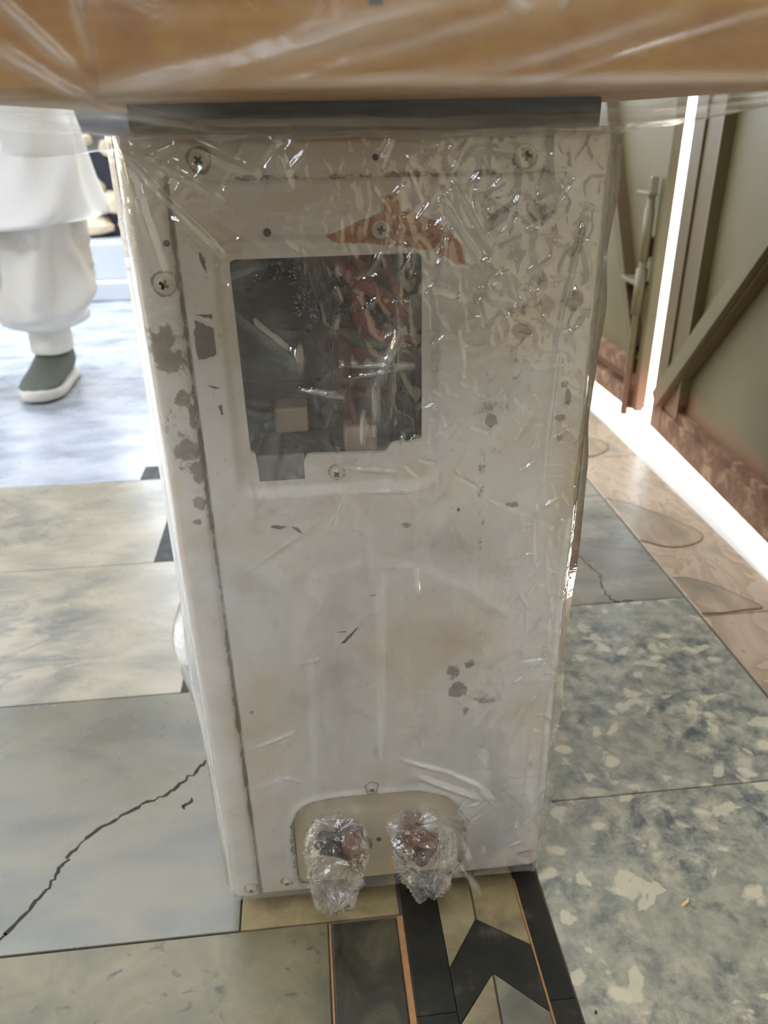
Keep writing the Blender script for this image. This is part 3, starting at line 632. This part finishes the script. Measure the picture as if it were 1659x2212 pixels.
# film stretched round the unit
us = []
for k in range(22): us.append((X0-.0045, .55-.117*k/21.0, 0))
fx = np.linspace(X0-.001, X1+.001, 300)
colx = np.concatenate([np.full(20, X0-.0040), fx, np.full(20, X1+.0040)])
coly = np.concatenate([np.linspace(.60, FY+.009, 20), np.full(300, FY-.0020), np.linspace(FY+.009, .60, 20)])
edge = np.concatenate([np.zeros(20), np.minimum((fx-fx[0])/.008, (fx[-1]-fx)/.008).clip(0, 1), np.zeros(20)])
coly[20:320] += .010*(1-np.sqrt(np.clip(1-(1-edge[20:320])**2, 0, 1)))
zr = np.linspace(.586, .0285, 560)
FX = np.tile(colx, (560, 1)); FYY = np.tile(coly, (560, 1)); FZ = np.tile(zr[:, None], (1, 340)); ED = np.tile(edge, (560, 1))
cl = [(-.0867, .5824, -.0640, .5545, .0016, .0020, .34), (-.0680, .5592, -.0412, .5307, .0016, .0020, .36), (-.0762, .5785, -.0384, .5565, .0010, .0022, .26), (-.079, .579, -.060, .560, .0008, .005, .10), (-.085, .585, -.072, .515, .0015, .004, .16), (-.055, .583, -.020, .567, .0015, .003, .14), (-.01, .583, -.004, .562, .001, .003, .12),
      (.0520, .5542, .0516, .5047, .0009, .0016, .14), (.0516, .5047, .0450, .4355, .0010, .0018, .16), (.0191, .4673, .0587, .4654, .0014, .0011, .34), (.0201, .4597, .0587, .4649, .0014, .0011, .32), (-.0066, .455, .0183, .4482, .0014, .0011, .34), (-.0066, .4552, .0150, .4515, .0012, .001, .3),
      (.0522, .4856, .0380, .4560, .002, .0030, .32), (.0366, .4560, .0373, .4330, .002, .0020, .34), (.0293, .4392, .0286, .4189, .0016, .0012, .5), (.0805, .5612, .1016, .5273, .0018, .0016, .26), (.0745, .5540, .0945, .5240, .0014, .0016, .20), (.1099, .5149, .1159, .5022, .0012, .0012, .16),
      (.0481, .1676, .0900, .1470, .0012, .003, .20), (.0860, .1490, .1120, .1300, .0014, .003, .26), (.1080, .134, .1228, .1123, .0014, .0035, .30), (.06, .150, .11, .118, .002, .004, .14), (-.0211, .2625, -.0100, .3000, .0010, .006, .12), (-.0100, .300, -.0020, .3311, .0010, .007, .10), (-.0015, .3290, .0215, .3354, .0007, .005, .10), (.0315, .3354, .0560, .3310, .0007, .005, .08), (.0617, .3295, .0900, .3140, .0008, .006, .07), (.095, .312, .1257, .2874, .0008, .007, .06),
      (-.0211, .2625, -.0052, .2648, .0008, .003, .18), (-.009, .2648, -.0130, .1445, .0010, .005, .14), (.0374, .3279, .0358, .1621, .0008, .003, .08), (.0617, .3295, .0633, .3078, .0012, .0015, .28), (-.0579, .187, -.0253, .2008, .0010, .0022, .26), (-.045, .160, -.020, .150, .0008, .002, .16),
      (.1615, .3700, .1590, .3034, .0035, .0030, .20), (.1590, .3034, .1608, .2363, .0035, .0034, .24), (.1540, .2950, .1560, .2500, .002, .0025, .16), (.1480, .345, .1530, .290, .0015, .002, .14), (.1380, .37, .1400, .325, .0012, .002, .18), (.1608, .2363, .1625, .10, .003, .004, .26), (.1500, .18, .1530, .09, .002, .004, .20),
      (.152, .54, .143, .49, .0012, .0018, .20), (.143, .49, .1415, .38, .0010, .0025, .12), (.125, .505, .112, .49, .0008, .0012, .14), (-.0350, .4985, -.0060, .4720, .001, .004, .10), (-.0060, .4800, -.0080, .4650, .0012, .004, .20), (.013, .405, .050, .400, .001, .002, .18), (.028, .388, .060, .386, .001, .0015, .18), (-.05, .335, .0, .37, .0008, .0025, .14), (.02, .39, .005, .36, .0008, .0022, .14)]
rl = random.Random(21)
def cluster(n, x0, x1, z0, z1, ln, amp, wd, hz):
    for _ in range(n):
        x = rl.uniform(x0, x1); z = rl.uniform(z0, z1); a = rl.gauss(.9, .7); l = ln*rl.uniform(.4, 1.3)
        cl.append((x, z, x+l*math.cos(a), z+l*math.sin(a), amp*rl.uniform(.4, 1.2)*rl.choice((-1, 1)), wd*rl.uniform(.6, 1.4), hz*rl.uniform(0, 1)))
cluster(60, .03, .15, .48, .575, .012, .0014, .0010, .22); cluster(24, .00, .07, .40, .55, .010, .0010, .0010, .25); cluster(14, .05, .10, .385, .43, .010, .0009, .0011, .25)
cluster(40, .12, .166, .06, .42, .016, .0012, .0014, .20); cluster(34, -.07, .16, .13, .40, .035, .0005, .004, .10); cluster(16, .08, .165, .03, .12, .014, .0010, .0014, .24); cluster(14, -.08, .0, .50, .58, .03, .0008, .0025, .12)
ch, hz = creases(FX, FZ, cl)
ch = ch*1.5
off = .0016 + .0022*vn(FX, FZ, 14, 4) + .0012*vn(FX, FZ, 38, 6)*ED
act = np.clip(np.exp(-((FX-.10)/.06)**2-((FZ-.53)/.06)**2) + .8*np.exp(-((FX-.158)/.02)**2) + .5*np.exp(-((FX-.04)/.04)**2-((FZ-.42)/.05)**2) + .15, 0, 1)
off += act*(.0012*(ridge(FX, FZ, 60, 2)**5) + .0007*ridge(FX, FZ, 130, 7)**5)
off += ch*np.clip(ED+.25, 0, 1)
off += .0035*np.exp(-((FX-X1)/.014)**2)*sstep(.45, .25, FZ)*vn(FX*0, FZ, 22, 8)
bul = np.exp(-((FZ-.232)/.038)**2)
FXX = FX.copy()
sideL = np.arange(340) < 20; FXX[:, sideL] -= (.026*bul*np.sin(np.linspace(0, PI, 20))[None, :].repeat(560, 0).T.T[:, :] if False else .026*bul[:, sideL]*np.clip(np.sin(np.linspace(0, PI, 20)), 0, 1)[None, :])
for (x, z, sx, sz, k) in [(-.003, .205, .007, .060, .13), (.030, .19, .016, .075, .10), (.06, .30, .02, .03, .07), (-.010, .300, .012, .035, .07), (.10, .17, .03, .05, .10), (.02, .36, .05, .02, .05), (-.06, .30, .006, .14, .06), (-.08, .20, .010, .16, .12), (.145, .30, .008, .12, .10), (.13, .10, .03, .05, .10), (.04, .545, .10, .02, .04)]:
    q2 = ((FX-x)/sx); q3 = ((FZ-z)/sz)
    hz = hz + k*np.exp(-np.abs(q2)**3-q3**2)*(.6+.8*vn(FX*2.5, FZ*.5, 40, 3))
hz = hz + .8*bul*np.concatenate([np.clip(np.sin(np.linspace(0, PI, 20)), 0, 1), np.zeros(320)])[None, :]
sideR = np.arange(340) >= 320; FXX[:, sideR] += .004*vn(FYY, FZ, 30, 3)[:, sideR]
hz = hz + .10*np.exp(-((FX-X0)/.004)**2)*sstep(.02, .1, FZ) + .04*sstep(.20, .06, FZ)*vn(FX, FZ, 18, 9) + .05*act
P = np.stack([FXX, FYY-off*ED, FZ], -1)
fl = grid_obj('plastic_film', P, None, MT['film'], ac, hz); fl['label'] = 'thin crinkled clear plastic film stretched over the panel'
# crumpled film bags tied over the valves
def bag(cx, cy, cz, rings, seed, name='film_bag'):
    nr, ns = 46, 72; T = np.linspace(0, 1, nr)[:, None].repeat(ns, 1); A = np.linspace(0, 2*PI, ns)[None, :].repeat(nr, 0)
    zz = np.interp(T, [r_[0] for r_ in rings], [r_[1] for r_ in rings]); rx = np.interp(T, [r_[0] for r_ in rings], [r_[2] for r_ in rings]); ry = np.interp(T, [r_[0] for r_ in rings], [r_[3] for r_ in rings]); ox = np.interp(T, [r_[0] for r_ in rings], [r_[4] for r_ in rings]); oy = np.interp(T, [r_[0] for r_ in rings], [r_[5] for r_ in rings])
    wv = A/(2*PI); per = lambda s, sd: vn(np.cos(A)*.02+.3, np.sin(A)*.02+T*.07, s, sd)
    k = 1 + .42*(per(150, seed)-.5) + .38*(np.abs(per(260, seed+1)*2-1)-.5) + .16*(per(520, seed+2)-.5)
    Pq = np.stack([cx+ox+rx*k*np.cos(A), cy+oy+ry*k*np.sin(A), cz+zz+.004*(per(200, seed+4)-.5)], -1)
    Pq[:, -1] = Pq[:, 0]
    h = .25*np.abs(per(260, seed+1)*2-1)**2 + .10*per(150, seed+3)
    return grid_obj(name, Pq, None, MT['bag'], ac, h)
b1 = bag(.0, .412, .0, [(0, .106, .002, .002, .000, .006), (.1, .112, .020, .012, -.002, .005), (.4, .092, .023, .018, -.002, .0), (.7, .062, .019, .017, -.006, -.004), (.92, .040, .014, .013, -.006, -.006), (1, .034, .001, .001, -.004, -.006)], 1)
b2 = bag(.063, .412, .0, [(0, .104, .002, .002, .000, .006), (.1, .110, .019, .012, -.001, .005), (.4, .090, .024, .018, .002, .0), (.7, .064, .020, .017, .004, -.004), (.92, .046, .012, .012, .006, -.006), (1, .040, .001, .001, .007, -.006)], 5)
b1['label'] = b2['label'] = 'crumpled clear plastic tied over the pipe valves'
# loose twisted film end at the bottom edge
nt = 30; tt = np.linspace(0, 1, nt)[:, None].repeat(14, 1); ww_ = np.linspace(-1, 1, 14)[None, :].repeat(nt, 0)
wd = .010*(1-tt)+.004+.004*np.sin(tt*9)
Pt = np.stack([.082+tt*.030+.002*np.sin(tt*14+ww_), .418-.006*tt+.003*np.sin(ww_*4+tt*6), .058-.034*tt*tt+wd*ww_*.8], -1)
grid_obj('film_tail', Pt, None, MT['bag'], ac, .12+.1*np.abs(np.sin(ww_*5+tt*3)))
Pt = np.stack([.090+ww_*.012+.003*np.sin(tt*11), .414-.004*np.sin(tt*8)+.004*np.sin(ww_*6+tt*4), .060+tt*.060+.003*np.sin(ww_*5)], -1)
grid_obj('film_tail', Pt, None, MT['bag'], ac, .10+.12*np.abs(np.sin(ww_*7+tt*5)))

# ------------------------------------------------------------------ carton on top
cb = empty('cardboard_box', (.045, .345, .600))
tag(cb, 'brown cardboard carton wrapped in cloudy film resting on the air conditioner', 'box')
boxo('carton_body', (-.185, .004, .0), (.185, .86, .34), MT['card'], cb, .004)
boxo('gap_shade_pad', (-.128, .100, -.0150), (.118, .84, .0005), MT['pad'], cb, .002)  # assumed support, coloured black to stand in for shade in the gap
boxo('front_flap', (-.1180, .000, .0015), (.183, .0045, .338), MT['card'], cb, .0012)
boxo('printed_mark', (-.0140, -.0004, .0293), (-.0085, .001, .060), MT['ink'], cb)
nc, nrw = 330, 200
prof = [(-.004, .338), (-.004, .20), (-.005, .06), (-.006, .03), (-.006, .010), (-.005, .000), (.004, -.006), (.022, -.0125), (.045, -.0170), (.064, -.0165), (.074, -.0120), (.078, -.0080)]
pl = [0]
for i in range(1, len(prof)): pl.append(pl[-1]+math.hypot(prof[i][0]-prof[i-1][0], prof[i][1]-prof[i-1][1]))
sv = np.concatenate([np.linspace(0, pl[2], 40)[:-1], np.linspace(pl[2], pl[-1], nrw-39)])
py = np.interp(sv, pl, [p[0] for p in prof]); pz = np.interp(sv, pl, [p[1] for p in prof])
def sm(a, n=5):
    for _ in range(n): b = a.copy(); b[1:-1] = (a[:-2]+2*a[1:-1]+a[2:])/4; a = b
    return a
py = sm(py); pz = sm(pz)
ux = np.linspace(-.192, .192, nc); UX = np.tile(ux, (nrw, 1)); SV = np.tile(sv[:, None], (1, nc)); PY = np.tile(py[:, None], (1, nc)); PZ = np.tile(pz[:, None], (1, nc))
low = sstep(pl[5], pl[8], SV)
# bands of doubled film across the front: local x, z (below z=0 the sagging skirt)
SZ = np.where(SV > pl[5], -(SV-pl[5]), PZ)
bl = [(-.125, -.002, -.065, .0085, .001, .006, .30), (-.065, .0085, .02, .031, .0010, .0062, .28), (-.040, .005, .075, .034, .0008, .0035, .18), (.02, .0015, .110, .026, .0010, .0030, .18), (.05, .002, .150, .028, .0012, .0022, .16), (-.02, .0025, .06, .010, .0008, .0035, .10),
      (-.150, .034, -.122, .006, .0010, .003, .24), (-.122, .034, -.117, .010, .0008, .002, .16), (-.16, .02, -.115, -.006, .0012, .004, .22), (-.185, .0, -.085, -.012, .002, .006, .30), (-.13, .0, -.075, -.030, .0025, .005, .30), (-.165, -.004, -.10, -.035, .002, .005, .24), (-.075, .004, .19, .002, .0006, .003, .30), (-.11, -.02, .03, -.024, .0015, .005, .22), (.02, -.035, .17, -.022, .0014, .004, .14),
      (.10, -.008, .170, -.002, .0016, .002, .3), (.105, -.014, .165, -.006, .0016, .002, .3), (.035, .031, .048, .026, .0012, .004, .34), (.062, .032, .058, .026, .0012, .0015, .34), (-.02, .022, .06, .034, .0006, .003, .12), (.08, .010, .185, .034, .0008, .003, .10)]
bh, bz = creases(UX, SZ, bl)
wob = .0022*(vn(UX, SV, 22, 2)-.5)+.0012*(ridge(UX, SV, 45, 6)-.5)
sag = low*(.0035*(vn(UX, SV*.2, 30, 5)-.5) + .0022*(vn(UX, SV*.3, 75, 7)-.5) + .010*sstep(.105, .19, UX) - .0035*np.exp(-((UX+.165)/.03)**2))
Pb = np.stack([UX, PY-.002-bh*(1-low)-wob*.6-.004*low*vn(UX, SV, 40, 1), PZ+sag-low*bh], -1)
bz = bz + .10*sstep(pl[7], pl[9], SV) + .03*vn(UX, SV, 12, 3)
bf = grid_obj('plastic_film', Pb, None, MT['boxfilm'], cb, bz); bf['label'] = 'cloudy doubled plastic film sagging below the carton'

# ------------------------------------------------------------------ person behind on the left
pe = empty('person', (-.775, 2.0, 0))
tag(pe, 'person in white tunic and baggy white trousers with grey-green shoes, standing', 'person')
J = {'pel': (0, 0, .94, .13, .10), 'sp': (0, .01, 1.12, .125, .095), 'ch': (0, .01, 1.32, .15, .105), 'nk': (0, .01, 1.46, .055, .055), 'hd0': (0, -.005, 1.55, .068, .078), 'hd': (0, -.01, 1.64, .074, .088), 'top': (0, 0, 1.70, .058, .066)}
E_ = [('pel', 'sp'), ('sp', 'ch'), ('ch', 'nk'), ('nk', 'hd0'), ('hd0', 'hd'), ('hd', 'top')]
for s, n in ((1, 'l'), (-1, 'r')):
    J.update({n+'h': (s*.09, 0, .88, .085, .085), n+'k': (s*.115, -.01, .48, .055, .058), n+'c': (s*.12, .01, .33, .05, .055), n+'a': (s*.125, .02, .10, .034, .036), n+'f': (s*.13, -.01, .050, .024, .016), n+'t': (s*.13, -.07, .036, .020, .010),
              n+'s': (s*.18, .01, 1.40, .06, .06), n+'e': (s*.25, .02, 1.12, .042, .042), n+'w': (s*.26, -.05, .88, .028, .026), n+'p': (s*.26, -.065, .82, .034, .018), n+'q': (s*.258, -.075, .785, .032, .014)})
    E_ += [('pel', n+'h'), (n+'h', n+'k'), (n+'k', n+'c'), (n+'c', n+'a'), (n+'a', n+'f'), (n+'f', n+'t'), ('ch', n+'s'), (n+'s', n+'e'), (n+'e', n+'w'), (n+'w', n+'p'), (n+'p', n+'q')]
    for k in range(4):
        o = (k-1.5)*.016; b = (s*.258+.0, -.078+o*.9, .770); ln = (.060, .072, .068, .052)[k]
        J[n+'g%d' % k] = (b[0], b[1]-.004, b[2]-.01, .0085, .0085); J[n+'i%d' % k] = (b[0]-s*.008, b[1]-.008, b[2]-ln*.55, .008, .008); J[n+'j%d' % k] = (b[0]-s*.022, b[1]-.010, b[2]-ln, .0065, .0065)
        E_ += [(n+'q', n+'g%d' % k), (n+'g%d' % k, n+'i%d' % k), (n+'i%d' % k, n+'j%d' % k)]
    J[n+'u0'] = (s*.245, -.105, .815, .010, .010); J[n+'u1'] = (s*.235, -.125, .780, .0085, .0085); E_ += [(n+'p', n+'u0'), (n+'u0', n+'u1')]
keys = list(J); me = bpy.data.meshes.new('body'); me.from_pydata([J[k][:3] for k in keys], [(keys.index(a), keys.index(b)) for a, b in E_], [])
body = objm('body', me, MT['skin'], pe)
sk = body.modifiers.new('skin', 'SKIN'); body.modifiers.new('sub', 'SUBSURF').levels = 1; body.modifiers['sub'].render_levels = 1
for i, k in enumerate(keys): me.skin_vertices[0].data[i].radius = J[k][3:5]
me.skin_vertices[0].data[0].use_root = True
def loft(name, rings, mat, ns=56, fold=0.0, nf=9, ph=0.0, sub=5, seed=1, parent=pe):
    """rings: (cx, cy, z, rx, ry, foldamp)"""
    R = np.array(rings); tt = np.linspace(0, len(R)-1, (len(R)-1)*sub+1); cols = [sm(np.interp(tt, range(len(R)), R[:, i]), 2) for i in range(6)]
    A = np.linspace(0, 2*PI, ns+1)[None, :]; c = [q[:, None] for q in cols]; n = len(tt)
    T = np.linspace(0, 1, n)[:, None]
    k = 1 + 1.5*c[5]*(.5*np.sin(A*nf+ph+5*T) + .6*np.sin(A*(nf//2+1)-ph*2+9*T)) + 1.6*c[5]*(ridge(np.cos(A)+T*1.5, np.sin(A)+T*4+A*.0, 1.9, seed+1)**2-.4) + c[5]*1.4*(vn(np.cos(A)+T*0, np.sin(A)+T*5, 2.2, seed)-.5)*2
    Pq = np.stack([c[0]+c[3]*k*np.cos(A), c[1]+c[4]*k*np.sin(A), c[2]+0*A+c[5]*.1*np.cos(A*3+ph)], -1); Pq[:, -1] = Pq[:, 0]
    return grid_obj(name, Pq, None, mat, parent)
tr = empty('trousers'); tr.parent = pe
bpy.data.objects.remove(tr)
for s in (1, -1):
    lo = loft('trouser_leg', [(s*.09, 0, .98, .12, .12, .0), (s*.11, .0, .70, .145, .14, .07), (s*.135, -.005, .50, .115, .120, .11), (s*.140, -.01, .36, .104, .110, .13), (s*.140, -.005, .26, .106, .108, .14), (s*.140, .0, .195, .106, .106, .09), (s*.138, .005, .160, .094, .096, .05), (s*.133, .010, .143, .055, .062, .03)], MT['offw'], nf=7, ph=s*1.1+.5, seed=4+s)
    loft('trouser_cuff', [(s*.133, .010, .165, .050, .058, .01), (s*.131, .012, .130, .051, .058, .02), (s*.130, .012, .088, .050, .057, .02), (s*.130, .012, .086, .046, .052, .0)], MT['offw'], nf=11, seed=2)
loft('tunic', [(0, .01, 1.475, .07, .075, .0), (0, .01, 1.44, .17, .10, .0), (0, .01, 1.36, .215, .135, .01), (0, .01, 1.15, .20, .140, .015), (0, .01, .92, .215, .16, .02), (0, .0, .70, .25, .175, .035), (.005, -.005, .55, .275, .185, .045), (.01, -.01, .402, .290, .19, .05), (.01, -.01, .398, .280, .18, .05)], MT['white'], ns=96, nf=11, ph=.4, seed=3, sub=7)
for s in (1, -1):
    bm = bmesh.new(); tube_bm(bm, spline([(s*.14, .01, 1.42), (s*.20, .012, 1.32), (s*.25, .02, 1.12), (s*.262, -.03, .93), (s*.264, -.042, .895)], 5), [.075]*3+[.072]*8+[.062]*6+[.056]*4, 16, False); objbm('sleeve', bm, MT['white'], pe, True)
# head details
lathe_y('collar', [(.062, -.06), (.070, -.06), (.070, .05), (.062, .05)], MT['white'], pe, 24).matrix_local = Matrix.Translation((0, .01, 1.475)) @ Matrix.Rotation(PI/2, 4, 'X') @ Matrix.Scale(.35, 4, (0, 1, 0))
def ell(name, loc, rad, mat, parent=pe, cut=None):
    bm = bmesh.new(); bmesh.ops.create_uvsphere(bm, u_segments=20, v_segments=14, radius=1.0)
    if cut: bmesh.ops.delete(bm, geom=[v for v in bm.verts if cut(v.co)], context='VERTS')
    for v in bm.verts: v.co = Vector((v.co.x*rad[0], v.co.y*rad[1], v.co.z*rad[2]))
    o = objbm(name, bm, mat, parent, True); o.location = loc; return o
ell('hair', (0, .008, 1.655), (.084, .102, .098), MT['hair'], cut=lambda c: c.z < .15 and c.y < .25 or c.z < -.5)
ell('nose', (0, -.098, 1.615), (.014, .018, .024), MT['skin'])
ell('mouth', (0, -.085, 1.575), (.024, .008, .007), MT['bcap'])
for s in (1, -1): ell('eye', (s*.030, -.083, 1.645), (.013, .008, .007), MT['recess']); ell('ear', (s*.078, .0, 1.625), (.012, .022, .032), MT['skin'])
for s in (1, -1):
    rz = math.radians(-2 if s > 0 else 14)
    sh = bpy.data.objects.new('shoe', None); C.objects.link(sh); sh.parent = pe; sh.location = (s*.128, .0, 0); sh.rotation_euler = (0, 0, rz)
    # upper: sections from heel (y=+) to toe (y=-)
    def shoe_mesh(name, secs, mat):
        ns = 24; v = []; f = []
        for (y, hw, z0, z1, sq) in secs:
            for k in range(ns):
                a = 2*PI*k/ns; cx_ = math.copysign(abs(math.cos(a))**sq, math.cos(a)); cz_ = math.copysign(abs(math.sin(a))**sq, math.sin(a))
                v.append((hw*cx_, y, (z0+z1)/2+(z1-z0)/2*cz_))
        for i in range(len(secs)-1):
            for k in range(ns): f.append((i*ns+k, i*ns+(k+1) % ns, (i+1)*ns+(k+1) % ns, (i+1)*ns+k))
        f.append(tuple(range(ns))[::-1]); f.append(tuple((len(secs)-1)*ns+k for k in range(ns)))
        return obj(name, v, f, mat, sh, True)
    shoe_mesh('upper', [(.085, .012, .022, .075, 1), (.080, .030, .020, .095, .9), (.055, .041, .018, .105, .9), (.02, .043, .018, .108, .9), (-.02, .044, .018, .092, .9), (-.06, .048, .018, .070, .9), (-.10, .050, .018, .058, .9), (-.135, .045, .018, .050, .9), (-.158, .028, .020, .040, .9), (-.165, .008, .022, .032, 1)], MT['shoe'])
    shoe_mesh('sole', [(.092, .014, .002, .030, .6), (.088, .033, .0005, .036, .5), (.055, .045, .0005, .026, .5), (0, .046, .0005, .024, .5), (-.06, .052, .0005, .026, .5), (-.10, .055, .0005, .030, .5), (-.135, .050, .002, .034, .5), (-.162, .033, .006, .034, .5), (-.172, .010, .010, .030, .6)], MT['sole'])

# ------------------------------------------------------------------ small litter on the floor
t_ = obj('leaf_flake', [(.281, .3965, .0006), (.2845, .3968, .0006), (.2885, .3985, .0030), (.2898, .4020, .0042), (.2862, .4005, .0022), (.2825, .3985, .0016), (.281, .3965, .0001), (.2845, .3968, .0001), (.2885, .3985, .0024), (.2898, .4020, .0036), (.2862, .4005, .0016), (.2825, .3985, .0010)],
         [(0, 1, 2, 5), (5, 2, 4), (4, 2, 3), (11, 8, 7, 6), (10, 8, 11), (9, 8, 10), (0, 6, 7, 1), (1, 7, 8, 2), (2, 8, 9, 3), (3, 9, 10, 4), (4, 10, 11, 5), (5, 11, 6, 0)], m_plain('dry yellow flake', (206, 178, 116), .7))
tag(t_, 'tiny curled pale yellow flake lying on grey marble slab', 'flake')
t_ = prism('grit_speck', blob([(.1800, .3215), (.1818, .3213), (.1822, .3228), (.1808, .3236)], .0002, 2, 3), .0001, .0014, MT['recess']); tag(t_, 'tiny black speck on grey marble beside the black inlay strip', 'grit')
